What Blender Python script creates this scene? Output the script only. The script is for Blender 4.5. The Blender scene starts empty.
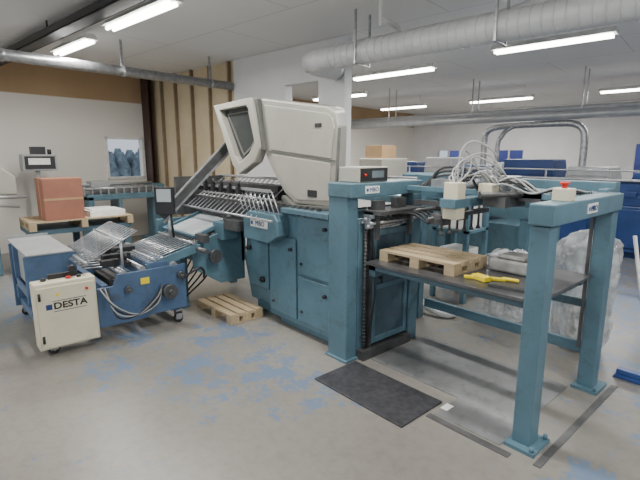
import bpy, bmesh, math, random
from mathutils import Vector, Matrix, noise as mnoise
random.seed(7)
C=bpy.context.scene.collection
RAD=math.radians
# ---------------------------------------------------------------- materials
def newmat(name):
    m=bpy.data.materials.new(name); m.use_nodes=True
    nt=m.node_tree; return m,nt,nt.nodes['Principled BSDF']
def mat(name,col,rough=.5,metal=0,var=.12,scale=6,emit=0,alpha=1,trans=0,bump=0,grime=0):
    m,nt,p=newmat(name)
    tc=nt.nodes.new('ShaderNodeTexCoord'); n=nt.nodes.new('ShaderNodeTexNoise')
    n.inputs['Scale'].default_value=scale; n.inputs['Detail'].default_value=5
    nt.links.new(tc.outputs['Object'],n.inputs['Vector'])
    r=nt.nodes.new('ShaderNodeValToRGB')
    r.color_ramp.elements[0].position=.3; r.color_ramp.elements[1].position=.7
    r.color_ramp.elements[0].color=[c*(1-var) for c in col]+[1]
    r.color_ramp.elements[1].color=[min(1,c*(1+var)) for c in col]+[1]
    nt.links.new(n.outputs['Fac'],r.inputs['Fac'])
    out=r.outputs['Color']
    if grime:
        g=nt.nodes.new('ShaderNodeTexNoise'); g.inputs['Scale'].default_value=9; g.inputs['Detail'].default_value=10; g.inputs['Roughness'].default_value=.75
        nt.links.new(tc.outputs['Object'],g.inputs['Vector'])
        mr=nt.nodes.new('ShaderNodeMapRange'); mr.inputs['From Min'].default_value=.52; mr.inputs['From Max'].default_value=.68; mr.inputs['To Max'].default_value=grime
        nt.links.new(g.outputs['Fac'],mr.inputs['Value'])
        mx=nt.nodes.new('ShaderNodeMix'); mx.data_type='RGBA'; nt.links.new(mr.outputs[0],mx.inputs[0]); nt.links.new(out,mx.inputs[6]); mx.inputs[7].default_value=(.06,.06,.055,1)
        out=mx.outputs[2]
    nt.links.new(out,p.inputs['Base Color'])
    p.inputs['Roughness'].default_value=rough; p.inputs['Metallic'].default_value=metal
    if emit:
        p.inputs['Emission Color'].default_value=list(col)+[1]; p.inputs['Emission Strength'].default_value=emit
    if alpha<1: p.inputs['Alpha'].default_value=alpha
    if trans: p.inputs['Transmission Weight'].default_value=trans
    if bump:
        b=nt.nodes.new('ShaderNodeBump'); b.inputs['Strength'].default_value=bump
        nt.links.new(n.outputs['Fac'],b.inputs['Height']); nt.links.new(b.outputs['Normal'],p.inputs['Normal'])
    return m
BLUE=mat('machine_teal',(.088,.170,.215),.42,0,.15,3,grime=.5)
BLUED=mat('machine_teal_dark',(.06,.11,.14),.5,0,.2,5,grime=.6)
DBLUE=mat('stacker_blue',(.07,.125,.22),.42,0,.15,4,grime=.6)
NAVY=mat('navy_paint',(.018,.045,.15),.35,0,.2,3)
BRIGHTB=mat('bright_blue',(.03,.08,.26),.3)
HOOD=mat('hood_greybeige',(.385,.37,.315),.45,0,.07,2,grime=.15)
HOODD=mat('hood_edge_grey',(.13,.135,.12),.5)
CREAM=mat('cream_enamel',(.64,.59,.44),.45,0,.06,3,grime=.12)
STEEL=mat('brushed_steel',(.38,.39,.40),.35,.7,.25,20)
CHROME=mat('chrome',(.42,.43,.44),.3,.6,.1,10)
DSTEEL=mat('dark_steel',(.10,.10,.10),.45,.5,.25,12)
BLACK=mat('black_plastic',(.018,.018,.02),.45)
RUB=mat('black_rubber_mat',(.04,.04,.045),.5,0,.4,25)
PLATE=mat('dark_plate',(.10,.10,.105),.3,.4,.35,7,grime=.6)
WHITE=mat('white_plastic',(.75,.75,.72),.5)
PAPER=mat('paper_white',(.8,.79,.75),.8)
HOSE=mat('grey_hose',(.38,.38,.37),.45)
GREY=mat('grey_paint',(.30,.31,.31),.5)
DUCT=mat('spiral_duct_white',(.60,.60,.60),.5,.1,.05,4)
ALU=mat('aluminium',(.42,.43,.44),.4,.4,.1,8)
BROWN=mat('brown_steel',(.06,.03,.022),.6)
RED=mat('red_plastic',(.6,.03,.02),.4)
YEL=mat('yellow_plastic',(.85,.66,.02),.45)
CARD=mat('cardboard',(.42,.27,.14),.85,0,.08,4)
CARDR=mat('cardboard_red',(.31,.13,.085),.8,0,.1,4)
GLASSD=mat('dark_window',(.035,.04,.04),.1)
WORN=mat('worn_floor_plate',(.18,.185,.185),.4,.1,.3,3,grime=.55)
BAG=mat('plastic_bag',(.60,.62,.62),.12,0,.5,8,alpha=.5,bump=.8)
SHELF=mat('tray_sheet',(.45,.49,.50),.2,.1,.1,5)
LCD=mat('screen_glass',(.14,.18,.20),.15)
def woodmat():
    m,nt,p=newmat('pallet_wood')
    tc=nt.nodes.new('ShaderNodeTexCoord'); mp=nt.nodes.new('ShaderNodeMapping'); mp.inputs['Scale'].default_value=(3,30,8)
    n=nt.nodes.new('ShaderNodeTexNoise'); n.inputs['Scale'].default_value=2; n.inputs['Detail'].default_value=6
    r=nt.nodes.new('ShaderNodeValToRGB'); r.color_ramp.elements[0].color=(.30,.22,.12,1); r.color_ramp.elements[1].color=(.55,.44,.28,1)
    nt.links.new(tc.outputs['Object'],mp.inputs['Vector']); nt.links.new(mp.outputs['Vector'],n.inputs['Vector'])
    nt.links.new(n.outputs['Fac'],r.inputs['Fac']); nt.links.new(r.outputs['Color'],p.inputs['Base Color']); p.inputs['Roughness'].default_value=.8
    return m
WOOD=woodmat()
def floormat():
    m,nt,p=newmat('painted_concrete_floor'); N=nt.nodes.new; L=nt.links.new
    tc=N('ShaderNodeTexCoord')
    def noise(sc,det=6,rough=.6):
        n=N('ShaderNodeTexNoise'); n.inputs['Scale'].default_value=sc; n.inputs['Detail'].default_value=det; n.inputs['Roughness'].default_value=rough
        L(tc.outputs['Object'],n.inputs['Vector']); return n
    n1=noise(.8,4,.5); n2=noise(14,8,.7)
    r=N('ShaderNodeValToRGB'); e=r.color_ramp.elements
    e[0].position=.3; e[0].color=(.20,.188,.165,1); e[1].position=.72; e[1].color=(.275,.258,.228,1)
    L(n1.outputs['Fac'],r.inputs['Fac'])
    r2=N('ShaderNodeValToRGB'); r2.color_ramp.elements[0].position=.32; r2.color_ramp.elements[0].color=(.84,.84,.84,1); r2.color_ramp.elements[1].position=.55; r2.color_ramp.elements[1].color=(1,1,1,1)
    L(n2.outputs['Fac'],r2.inputs['Fac'])
    mx=N('ShaderNodeMix'); mx.data_type='RGBA'; mx.blend_type='MULTIPLY'; mx.inputs[0].default_value=1
    L(r.outputs['Color'],mx.inputs[6]); L(r2.outputs['Color'],mx.inputs[7])
    spots=[(-2.75,1.75,.62),(-3.55,2.0,.5),(-3.5,.95,.35),(-2.3,1.9,.4),(-.6,2.45,.25),(-5.6,.1,1.0),(-6.5,1.2,1.3),(-.3,4.6,1.5),(-1.4,6.0,2.3),(-3.2,7.5,3),(-.2,3.2,.5),(-4.1,1.3,.4),(-3.0,1.3,.3),(-3.2,1.5,.4)]
    last=None
    for x,y,rr in spots:
        d=N('ShaderNodeVectorMath'); d.operation='DISTANCE'; d.inputs[1].default_value=(x,y,0); L(tc.outputs['Object'],d.inputs[0])
        mr=N('ShaderNodeMapRange'); mr.inputs['From Min'].default_value=rr*1.4; mr.inputs['From Max'].default_value=0; L(d.outputs['Value'],mr.inputs['Value'])
        if last is None: last=mr.outputs[0]
        else:
            mm=N('ShaderNodeMath'); mm.operation='MAXIMUM'; L(last,mm.inputs[0]); L(mr.outputs[0],mm.inputs[1]); last=mm.outputs[0]
    n3=noise(5.5,5,.62); n4=noise(26,4,.6)
    k=N('ShaderNodeMath'); k.operation='MULTIPLY'; k.inputs[1].default_value=.27; L(last,k.inputs[0])
    s=N('ShaderNodeMath'); s.operation='ADD'; L(k.outputs[0],s.inputs[0]); L(n3.outputs['Fac'],s.inputs[1])
    q=N('ShaderNodeMath'); q.operation='MULTIPLY_ADD'; q.inputs[1].default_value=.7; L(n4.outputs['Fac'],q.inputs[0]); L(s.outputs[0],q.inputs[2])
    mr=N('ShaderNodeMapRange'); mr.inputs['From Min'].default_value=1.045; mr.inputs['From Max'].default_value=1.07; L(q.outputs[0],mr.inputs['Value'])
    f=N('ShaderNodeMath'); f.operation='MULTIPLY'; f.inputs[1].default_value=.78; L(mr.outputs[0],f.inputs[0])
    m2=N('ShaderNodeMix'); m2.data_type='RGBA'; L(f.outputs[0],m2.inputs[0]); L(mx.outputs[2],m2.inputs[6]); m2.inputs[7].default_value=(.115,.185,.30,1)
    L(m2.outputs[2],p.inputs['Base Color'])
    rr=N('ShaderNodeMapRange'); rr.inputs['To Min'].default_value=.22; rr.inputs['To Max'].default_value=.45; L(n1.outputs['Fac'],rr.inputs['Value']); L(rr.outputs[0],p.inputs['Roughness'])
    return m
def ceilmat():
    m,nt,p=newmat('ceiling_panels'); N=nt.nodes.new; L=nt.links.new
    tc=N('ShaderNodeTexCoord'); b=N('ShaderNodeTexBrick')
    b.inputs['Color1'].default_value=(.76,.76,.76,1); b.inputs['Color2'].default_value=(.74,.74,.74,1); b.inputs['Mortar'].default_value=(.55,.55,.55,1)
    b.inputs['Scale'].default_value=1; b.inputs['Mortar Size'].default_value=.008; b.inputs['Brick Width'].default_value=2.4; b.inputs['Row Height'].default_value=1.2
    L(tc.outputs['Object'],b.inputs['Vector']); L(b.outputs['Color'],p.inputs['Base Color']); p.inputs['Roughness'].default_value=.8
    return m
def leftwallmat():
    m,nt,p=newmat('two_tone_wall'); N=nt.nodes.new; L=nt.links.new
    tc=N('ShaderNodeTexCoord'); s=N('ShaderNodeSeparateXYZ'); L(tc.outputs['Object'],s.inputs[0])
    n=N('ShaderNodeTexNoise'); n.inputs['Scale'].default_value=1.5; L(tc.outputs['Object'],n.inputs['Vector'])
    mr=N('ShaderNodeMapRange'); mr.inputs['From Min'].default_value=2.66; mr.inputs['From Max'].default_value=2.68; L(s.outputs['Z'],mr.inputs['Value'])
    r=N('ShaderNodeValToRGB'); r.color_ramp.elements[0].color=(.34,.22,.12,1); r.color_ramp.elements[1].color=(.46,.33,.19,1); L(n.outputs['Fac'],r.inputs['Fac'])
    mx=N('ShaderNodeMix'); mx.data_type='RGBA'; mx.inputs[6].default_value=(.74,.71,.65,1); L(r.outputs['Color'],mx.inputs[7]); L(mr.outputs[0],mx.inputs[0])
    L(mx.outputs[2],p.inputs['Base Color']); p.inputs['Roughness'].default_value=.8
    return m
WALL=mat('wall_plaster',(.70,.70,.70),.85,0,.04,2)
WALLF=mat('wall_far_plaster',(.76,.76,.77),.85,0,.04,2)
# ---------------------------------------------------------------- builder
class B:
    def __init__(s): s.bm=bmesh.new(); s.m=0
    def _f(s,vs):
        try: f=s.bm.faces.new(vs); f.material_index=s.m; return f
        except ValueError: return None
    def box(s,x0,x1,y0,y1,z0,z1,rot=None,piv=None):
        c=[Vector((x,y,z)) for x in (x0,x1) for y in (y0,y1) for z in (z0,z1)]
        if rot is not None:
            pv=Vector(piv) if piv else Vector(((x0+x1)/2,(y0+y1)/2,(z0+z1)/2)); c=[rot@(v-pv)+pv for v in c]
        v=[s.bm.verts.new(q) for q in c]
        for f in ((0,1,3,2),(4,6,7,5),(0,4,5,1),(2,3,7,6),(0,2,6,4),(1,5,7,3)): s._f([v[i] for i in f])
        return s
    def prism(s,pts,ax,a0,a1,pts2=None):
        pts2=pts2 or pts
        def mk(p,a):
            return {'x':(a,p[0],p[1]),'y':(p[0],a,p[1]),'z':(p[0],p[1],a)}[ax]
        A=[s.bm.verts.new(mk(p,a0)) for p in pts]; Bv=[s.bm.verts.new(mk(p,a1)) for p in pts2]
        n=len(pts)
        s._f(A[::-1]); s._f(Bv)
        for i in range(n): s._f([A[i],A[(i+1)%n],Bv[(i+1)%n],Bv[i]])
        return s
    def cyl(s,p,q,r,n=14,r2=None):
        p=Vector(p); q=Vector(q); d=(q-p).normalized()
        u=d.orthogonal().normalized(); w=d.cross(u); r2=r if r2 is None else r2
        A=[s.bm.verts.new(p+(u*math.cos(2*math.pi*i/n)+w*math.sin(2*math.pi*i/n))*r) for i in range(n)]
        D=[s.bm.verts.new(q+(u*math.cos(2*math.pi*i/n)+w*math.sin(2*math.pi*i/n))*r2) for i in range(n)]
        s._f(A[::-1]); s._f(D)
        for i in range(n):
            f=s._f([A[i],A[(i+1)%n],D[(i+1)%n],D[i]])
            if f: f.smooth=True
        return s
    def beam(s,p,q,w,h,up=(0,0,1)):
        p=Vector(p); q=Vector(q); d=(q-p).normalized(); u=Vector(up)
        a=d.cross(u).normalized()*w/2; b=a.cross(d).normalized()*h/2
        A=[s.bm.verts.new(p+k) for k in (-a-b,a-b,a+b,-a+b)]; D=[s.bm.verts.new(q+k) for k in (-a-b,a-b,a+b,-a+b)]
        s._f(A[::-1]); s._f(D)
        for i in range(4): s._f([A[i],A[(i+1)%4],D[(i+1)%4],D[i]])
        return s
    def tube(s,pts,r,n=8,sub=6):
        P=[Vector(p) for p in pts]; Q=[]
        for i in range(len(P)-1):
            a=P[max(i-1,0)]; b=P[i]; c=P[i+1]; d=P[min(i+2,len(P)-1)]
            for k in range(sub):
                t=k/sub; Q.append(.5*((2*b)+(c-a)*t+(2*a-5*b+4*c-d)*t*t+(3*b-a-3*c+d)*t**3))
        Q.append(P[-1]); rings=[]; u=None
        for i,q in enumerate(Q):
            d=(Q[min(i+1,len(Q)-1)]-Q[max(i-1,0)]).normalized()
            u=d.orthogonal().normalized() if u is None else (u-d*u.dot(d)).normalized()
            w=d.cross(u); rings.append([s.bm.verts.new(q+(u*math.cos(2*math.pi*k/n)+w*math.sin(2*math.pi*k/n))*r) for k in range(n)])
        for a,b in zip(rings,rings[1:]):
            for k in range(n):
                f=s._f([a[k],a[(k+1)%n],b[(k+1)%n],b[k]])
                if f: f.smooth=True
        s._f(rings[0][::-1]); s._f(rings[-1]); return s
LOC={}
R7=Matrix.Rotation(RAD(7),4,'Z')
def thing(name,label,cat,loc,frame='M',kind=None,group=None,b=None,m=None,bev=0):
    loc=Vector(loc)
    if b is None: o=bpy.data.objects.new(name,None); o.empty_display_size=.1
    else:
        o=bpy.data.objects.new(name,mesh(name,b,m,loc)); bevel(o,bev)
    C.objects.link(o)
    if frame=='W': o.location=R7@loc; o.rotation_euler=(0,0,RAD(7))
    else: o.location=loc
    if kind: o['kind']=kind
    if label: o['label']=label
    if cat: o['category']=cat
    if group: o['group']=group
    LOC[o.name]=loc; return o
def mesh(name,b,m,loc):
    me=bpy.data.meshes.new(name); bmesh.ops.recalc_face_normals(b.bm,faces=b.bm.faces); b.bm.to_mesh(me); b.bm.free()
    me.transform(Matrix.Translation(-loc))
    for k in (m if isinstance(m,(list,tuple)) else [m]): me.materials.append(k)
    return me
def bevel(o,w):
    if w:
        md=o.modifiers.new('bevel','BEVEL'); md.width=w; md.segments=2; md.limit_method='ANGLE'; md.angle_limit=RAD(40)
def part(par,name,b,m,label=None,bev=0):
    o=bpy.data.objects.new(name,mesh(name,b,m,LOC[par.name])); C.objects.link(o); o.parent=par
    if label: o['label']=label
    bevel(o,bev); LOC[o.name]=LOC[par.name]; return o
def parts(par,name,b,m,label=None,bev=0,eps=.002):
    """one part object per separate piece (touching shells stay together)"""
    bm=b.bm; bm.verts.index_update(); seen=set(); isl=[]
    for v in bm.verts:
        if v in seen: continue
        st=[v]; seen.add(v); g=[]
        while st:
            q=st.pop(); g.append(q)
            for e in q.link_edges:
                o=e.other_vert(q)
                if o not in seen: seen.add(o); st.append(o)
        isl.append(g)
    bb=[[min(v.co[k] for v in g)-eps for k in range(3)]+[max(v.co[k] for v in g)+eps for k in range(3)] for g in isl]
    par_=list(range(len(isl)))
    def find(i):
        while par_[i]!=i: i=par_[i]
        return i
    for i in range(len(isl)):
        for j in range(i):
            if all(bb[i][k]<=bb[j][k+3] and bb[j][k]<=bb[i][k+3] for k in range(3)): par_[find(i)]=find(j)
    groups={}
    for i in range(len(isl)): groups.setdefault(find(i),[]).extend(isl[i])
    res=[]
    for g in groups.values():
        nb=B(); mp={v:nb.bm.verts.new(v.co) for v in g}; fs={f for v in g for f in v.link_faces}
        for f in fs:
            nf=nb.bm.faces.new([mp[v] for v in f.verts]); nf.smooth=f.smooth; nf.material_index=f.material_index
        res.append(part(par,name,nb,m,label,bev))
    bm.free(); return res
def text(par,txt,pos,size,face,m,name='lettering',ext=.001,sx=1,bold=0,gap=1):
    cu=bpy.data.curves.new('t','FONT'); cu.body=txt; cu.size=size; cu.extrude=ext; cu.align_x='CENTER'; cu.align_y='CENTER'; cu.offset=bold; cu.space_character=gap
    t=bpy.data.objects.new('t',cu); C.objects.link(t); bpy.context.view_layer.update()
    me=bpy.data.meshes.new_from_object(t.evaluated_get(bpy.context.evaluated_depsgraph_get())); bpy.data.objects.remove(t)
    R={'+x':Matrix(((0,0,1),(1,0,0),(0,1,0))),'-y':Matrix(((1,0,0),(0,0,-1),(0,1,0)))}[face].to_4x4()
    me.transform(Matrix.Translation(Vector(pos)-LOC[par.name])@R@Matrix.Diagonal((sx,1,1,1)))
    me.materials.clear(); me.materials.append(m); me.name=name
    o=bpy.data.objects.new(name,me); C.objects.link(o); o.parent=par; LOC[o.name]=LOC[par.name]; return o
def wallcells(b,ax,c0,c1,u0,u1,z0,z1,holes):
    us=sorted({u0,u1,*[h[0] for h in holes],*[h[1] for h in holes]}); zs=sorted({z0,z1,*[h[2] for h in holes],*[h[3] for h in holes]})
    for i in range(len(us)-1):
        for j in range(len(zs)-1):
            um=(us[i]+us[i+1])/2; zm=(zs[j]+zs[j+1])/2
            if any(h[0]<um<h[1] and h[2]<zm<h[3] for h in holes): continue
            if ax=='x': b.box(c0,c1,us[i],us[i+1],zs[j],zs[j+1])
            else: b.box(us[i],us[i+1],c0,c1,zs[j],zs[j+1])
    return b
# ---------------------------------------------------------------- room (W frame)
CH=3.16
XL,XR,YB,YF=-9.0,4.0,-4.0,15.6
fl=thing('floor',None,None,(0,0,0),'M','structure',b=B().box(-12.2,9,-9,20,-.1,0),m=floormat())
thing('ceiling',None,None,(0,0,CH),'W','structure',b=B().box(-9.2,XR,YB,YF,CH,CH+.1),m=ceilmat())
LH=[(3.9,4.68,1.18,2.0)]
thing('wall_left',None,None,(XL,0,0),'W','structure',b=wallcells(B(),'x',XL-.2,XL,YB,YF,0,CH,LH),m=leftwallmat())
FHOLES=[(-8.0,-7.1,1.15,1.85),(-5.9,-4.9,1.15,1.85),(-1.95,-.6,.55,2.0)]
thing('wall_far',None,None,(0,YF,0),'W','structure',b=wallcells(B(),'y',YF,YF+.2,-9.2,XR,0,CH,FHOLES),m=WALLF)
thing('wall_right',None,None,(XR,0,0),'W','structure',b=B().box(XR,XR+.2,3,YF,0,CH),m=WALL)
YP=4.85
thing('wall_partition',None,None,(-5,YP,0),'W','structure',b=wallcells(B(),'y',YP,YP+.15,-6.18,-3.86,0,CH,[(-4.98,-4.32,0,2.66)]),m=WALL)
def studmat():
    m,nt,p=newmat('insulation_panel'); N=nt.nodes.new; L=nt.links.new
    tc=N('ShaderNodeTexCoord'); n=N('ShaderNodeTexNoise'); n.inputs['Scale'].default_value=2.5; L(tc.outputs['Object'],n.inputs['Vector'])
    r=N('ShaderNodeValToRGB'); r.color_ramp.elements[0].color=(.48,.38,.23,1); r.color_ramp.elements[1].color=(.66,.57,.40,1)
    L(n.outputs['Fac'],r.inputs['Fac']); L(r.outputs['Color'],p.inputs['Base Color']); p.inputs['Roughness'].default_value=.8
    return m
thing('wall_studs',None,None,(-7.5,YP,0),'W','structure',b=B().box(-9,-6.18,YP+.03,YP+.15,0,CH),m=studmat())
STUD=mat('metal_stud',(.24,.18,.115),.5,.1)
for i,x in enumerate([-8.45,-7.95,-7.4,-6.85,-6.3]):
    thing('trim_%d'%(i+3),None,None,(x,YP,0),'W','structure',b=B().box(x-.018,x+.018,YP-.03,YP+.03,0,CH),m=STUD)
b=B().box(-8.95,-8.93,4.71,4.79,0,CH).box(-8.99,-8.73,4.70,4.72,0,CH).box(-8.99,-8.73,4.78,4.80,0,CH).box(-8.87,-8.85,4.70,4.79,0,CH)
thing('trim_2',None,None,(-8.85,4.75,0),'W','structure',b=b,m=BROWN)
def window(n,ax,c,u0,u1,z0,z1):
    b=B(); t=.045
    def bx(a0,a1,y0,y1):
        if ax=='x': b.box(c-.06,c+.02,a0,a1,y0,y1)
        else: b.box(a0,a1,c-.02,c+.06,y0,y1)
    bx(u0,u1,z0,z0+t); bx(u0,u1,z1-t,z1); bx(u0,u0+t,z0,z1); bx(u1-t,u1,z0,z1)
    if n>1: bx((u0+u1)/2-.02,(u0+u1)/2+.02,z0,z1)
    loc=(c,(u0+u1)/2,z0) if ax=='x' else ((u0+u1)/2,c,z0)
    thing('window_%d'%n,None,None,loc,'W','structure',b=b,m=WHITE)
window(1,'x',XL,*LH[0])
for i,h in enumerate(FHOLES): window(i+2,'y',YF,*h)
# garden outside the side window
b=B()
for i in range(40):
    x=-19-random.random()*2; y=6+i*.14; hh=1.5+random.random()*.5
    b.cyl((x,y,-.3),(x,y,hh*.6),.3,8,.4).cyl((x,y,hh*.6),(x,y,hh),.4,8,.12)
thing('hedge','dull blue green garden hedge outside the window','hedge',(-19,8,-.3),'W',b=b,m=mat('hedge_green',(.17,.22,.25),.9,0,.45,4))
thing('backdrop_facade','purple blue self-glowing backdrop facade outside the windows','building',(-2.5,19,0),'W',b=B().box(-9,4,18.5,19,0,5).box(-9,4,18.4,18.5,1.3,1.4),m=mat('glowing_facade',(.11,.13,.36),.8,0,.3,1,emit=.3))  # backdrop; its emission stands in for the blue light in the far windows
# --- pipes and ducts (W)
b=B().tube([(-3.98,YP-.02,2.75),(-3.98,4.45,2.75),(-3.85,4.25,2.75),(-3.6,4.2,2.75),(-3.3,4.2,2.75),(3.9,4.2,2.75)],.125,20,5)
x=-3.5
while x<3.9: b.cyl((x,4.2,2.75),(x+.012,4.2,2.75),.129,20); x+=.09
duct=thing('ventilation_duct','pale spiral-wound ventilation duct hanging under the ceiling','duct',(0,4.2,2.75),'W',b=b,m=DUCT)
b=B()
for x in (-3.1,-1.6,-.2,1.5): b.box(x-.01,x+.01,4.06,4.08,2.61,CH).box(x-.01,x+.01,4.32,4.34,2.61,CH).box(x-.012,x+.012,4.06,4.34,2.61,2.62)
parts(duct,'hanger',b,STEEL)
b=B().cyl((-6.22,-3.9,2.76),(-6.22,4.84,2.76),.065,14)
for y in (-2,0,1.6,3,4.4): b.cyl((-6.22,y,2.76),(-6.22,y+.05,2.76),.073,14).box(-6.23,-6.21,y,y+.03,2.8,CH)
thing('ventilation_pipe','grey round metal pipe running below the ceiling','pipe',(-6.22,2,2.76),'W',b=b,m=STEEL)
b=B().cyl((-3.9,4.62,2.93),(3.9,4.62,2.93),.035,10).cyl((-3.9,4.72,3.02),(3.9,4.72,3.02),.025,10).tube([(-2.9,4.62,2.93),(-2.75,4.35,2.96),(-2.7,4.1,2.96),(-2.7,3.98,2.96)],.03)
b.cyl((-2.7,3.95,CH),(-2.7,3.95,2.9),.02,8).cyl((-1.9,4.5,2.9),(-.6,4.4,3.02),.06,10)
thing('ceiling_pipes','thin pale pipes clustered beside the large duct','pipe',(0,4.6,2.9),'W',b=b,m=WHITE)
b=B().cyl((-8.98,9.2,2.36),(3.8,9.2,2.36),.08,14).cyl((-8.98,9.5,2.5),(3.8,9.5,2.5),.05,10)
for x in (-8,-6,-4,-2,0,2): b.box(x,x+.02,9.19,9.21,2.4,CH).box(x,x+.02,9.49,9.51,2.5,CH).box(x,x+.02,9.2,9.5,2.43,2.45)
thing('extraction_duct','grey metal extraction duct running along the hall','duct',(-3,9.2,2.36),'W',b=b,m=ALU)
b=B().box(-8.8,3.9,2.04,2.055,3.0,3.08).box(-8.8,3.9,2.205,2.22,3.0,3.08).box(-8.8,3.9,2.04,2.22,3.0,3.012)
for x in (-8,-6,-4,-2,0,2): b.box(x,x+.02,2.05,2.065,3.0,CH).box(x,x+.02,2.19,2.205,3.0,CH)
thing('cable_tray','black perforated cable tray hung from the ceiling','cable tray',(-2,2.15,3.0),'W',b=b,m=BLACK)
TUBE=mat('lit_tube',(1,.98,.93),.4,0,0,1,emit=16)
def fixture(x0,x1,y,z,power=58):
    o=thing('fluorescent_lamp','long white fluorescent batten lamp, lit, hung from the ceiling','lamp',((x0+x1)/2,y,z),'W',group='fluorescent ceiling lamps')
    b=B().prism([(y-.09,z),(y-.04,z+.06),(y+.04,z+.06),(y+.09,z)],'x',x0,x1)
    for x in (x0+.2,x1-.2): b.box(x,x+.01,y-.005,y+.005,z+.05,CH)
    part(o,'housing',b,WHITE)
    for dy in (-.035,.035):
        part(o,'lamp_tube',B().cyl((x0+.03,y+dy,z-.022),(x1-.03,y+dy,z-.022),.018,10),TUBE)
    l=bpy.data.lights.new('lamp_glow','AREA'); l.shape='RECTANGLE'; l.size=x1-x0; l.size_y=.16; l.energy=power; l.color=(1,.98,.95)
    lo=bpy.data.objects.new('lamp_glow',l); C.objects.link(lo); lo.location=R7@Vector(((x0+x1)/2,y,z-.06)); lo.rotation_euler=(0,0,RAD(7))
for x0,x1,y,z in [(-5.1,-3.8,2.36,2.99),(-6.85,-5.75,2.44,2.99),(-2.25,-.98,5.7,2.88),(-4.55,-3.15,5.95,2.84),(-4.75,-3.3,10.8,2.9),(-2.05,-.65,10.8,2.9),(-7.3,-5.9,10.8,2.9),(-6.9,-5.5,7.6,2.85),(-.1,1.3,10.8,2.9),(-5.5,-4.1,13.5,2.9),
    (-2.4,-1.0,2.36,2.99),(.2,1.6,2.36,2.99),(.2,1.6,5.7,2.88),(-5.1,-3.7,-1.5,2.99),(-2.0,-.6,-1.5,2.99),(.9,2.3,-1.5,2.99),(-8.0,-6.8,-1.0,2.99)]:  # fixtures out of view, added to light the room
    fixture(x0,x1,y,z)
# ---------------------------------------------------------------- paper feeder
fd=thing('paper_feeder','tall teal-painted steel pile feeder frame on the concrete floor','paper feeder',(-1.7,2.9,0))
part(fd,'post',B().box(-2.61,-2.40,2.40,2.52,.0,1.33).box(-2.63,-2.38,2.38,2.54,0,.02),BLUE,bev=.006)
part(fd,'post',B().box(-2.48,-2.35,3.14,3.26,0,1.33),BLUE,bev=.006)
part(fd,'post',B().box(-1.03,-.925,2.40,2.51,.02,1.28),BLUE,bev=.006)
part(fd,'post',B().box(-1.03,-.925,3.40,3.51,.02,1.28),BLUE,bev=.006)
part(fd,'foot',B().box(-1.05,-.88,2.35,2.57,0,.022).cyl((-.9,2.37,.02),(-.9,2.37,.05),.012).cyl((-.9,2.55,.02),(-.9,2.55,.05),.012),BLUE)
part(fd,'foot',B().box(-1.05,-.88,3.35,3.57,0,.022).cyl((-.9,3.37,.02),(-.9,3.37,.05),.012),BLUE)
part(fd,'top_beam',B().box(-2.61,-2.35,2.39,3.27,1.33,1.44),BLUE,bev=.008)
part(fd,'top_beam',B().box(-1.04,-.91,2.39,3.53,1.285,1.40),BLUE,bev=.008)
part(fd,'top_beam',B().box(-2.4,-1.04,3.40,3.52,1.26,1.40),BLUE,bev=.006)
part(fd,'top_beam',B().box(-2.7,-1.0,3.66,3.76,1.38,1.46).box(-1.06,-1.0,3.5,3.68,1.36,1.42).box(-2.7,-2.62,3.66,3.74,.0,1.4),BLUE,bev=.004)
part(fd,'crossbar',B().box(-2.4,-1.03,3.44,3.48,.24,.32),BLUE,bev=.004)
part(fd,'crossbar',B().box(-2.4,-1.03,3.44,3.48,.58,.64),BLUE,bev=.004)
n1=part(fd,'name_plate',B().box(-2.35,-2.345,2.54,2.70,1.358,1.415),WHITE); text(n1,'MBO',(-2.343,2.635,1.386),.046,'+x',NAVY,gap=1.1); part(n1,'logo_mark',B().box(-2.344,-2.343,2.55,2.572,1.375,1.398),BRIGHTB)
n2=part(fd,'name_plate',B().box(-.91,-.905,2.86,3.02,1.315,1.372),WHITE); text(n2,'MBO',(-.903,2.955,1.342),.046,'+x',NAVY,gap=1.1); part(n2,'logo_mark',B().box(-.904,-.903,2.87,2.892,1.332,1.354),BRIGHTB)
part(fd,'rear_panel',B().box(-2.47,-2.44,2.52,3.14,.08,1.05),BLUED)
part(fd,'side_panel',B().box(-2.43,-2.40,2.525,2.62,.02,1.16),BLUE,bev=.004)
gd=part(fd,'guard_door',B().box(-2.40,-2.375,2.66,3.12,.10,1.06),BLUED,'blue-grey sheet metal guard door',bev=.006)
part(gd,'door_frame',B().box(-2.375,-2.36,2.66,2.70,.10,1.06).box(-2.375,-2.36,3.08,3.12,.10,1.06).box(-2.375,-2.36,2.70,3.08,.10,.15).box(-2.375,-2.36,2.70,3.08,1.01,1.06).box(-2.375,-2.362,2.70,3.08,.56,.60),BLUE,bev=.003)
part(gd,'door_handle',B().cyl((-2.36,2.74,.66),(-2.33,2.74,.66),.012).cyl((-2.33,2.74,.62),(-2.33,2.74,.74),.009),BLACK)
part(fd,'lift_rail',B().box(-2.40,-2.36,2.63,2.655,.02,1.25).box(-2.40,-2.32,2.52,3.14,.0,.08),DSTEEL)
b=B().cyl((-2.37,2.575,.08),(-2.37,2.575,1.2),.012)
z=.12
while z<1.2: b.cyl((-2.37,2.575,z),(-2.37,2.575,z+.01),.017,8); z+=.03
part(fd,'lift_screw',b,DSTEEL)
b=B()
for i in range(5): b.cyl((-2.42+.03*i,2.54,1.10+.03*(i%3)),(-2.42+.03*i,3.12,1.10+.03*(i%3)),.014)
for i in range(9): y=2.56+i*.066; b.cyl((-2.34,y,1.13),(-2.34,y+.015,1.13),.04,14); b.box(-2.38,-2.28,y,y+.02,1.17,1.22)
part(fd,'suction_roller',b,STEEL)
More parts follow.
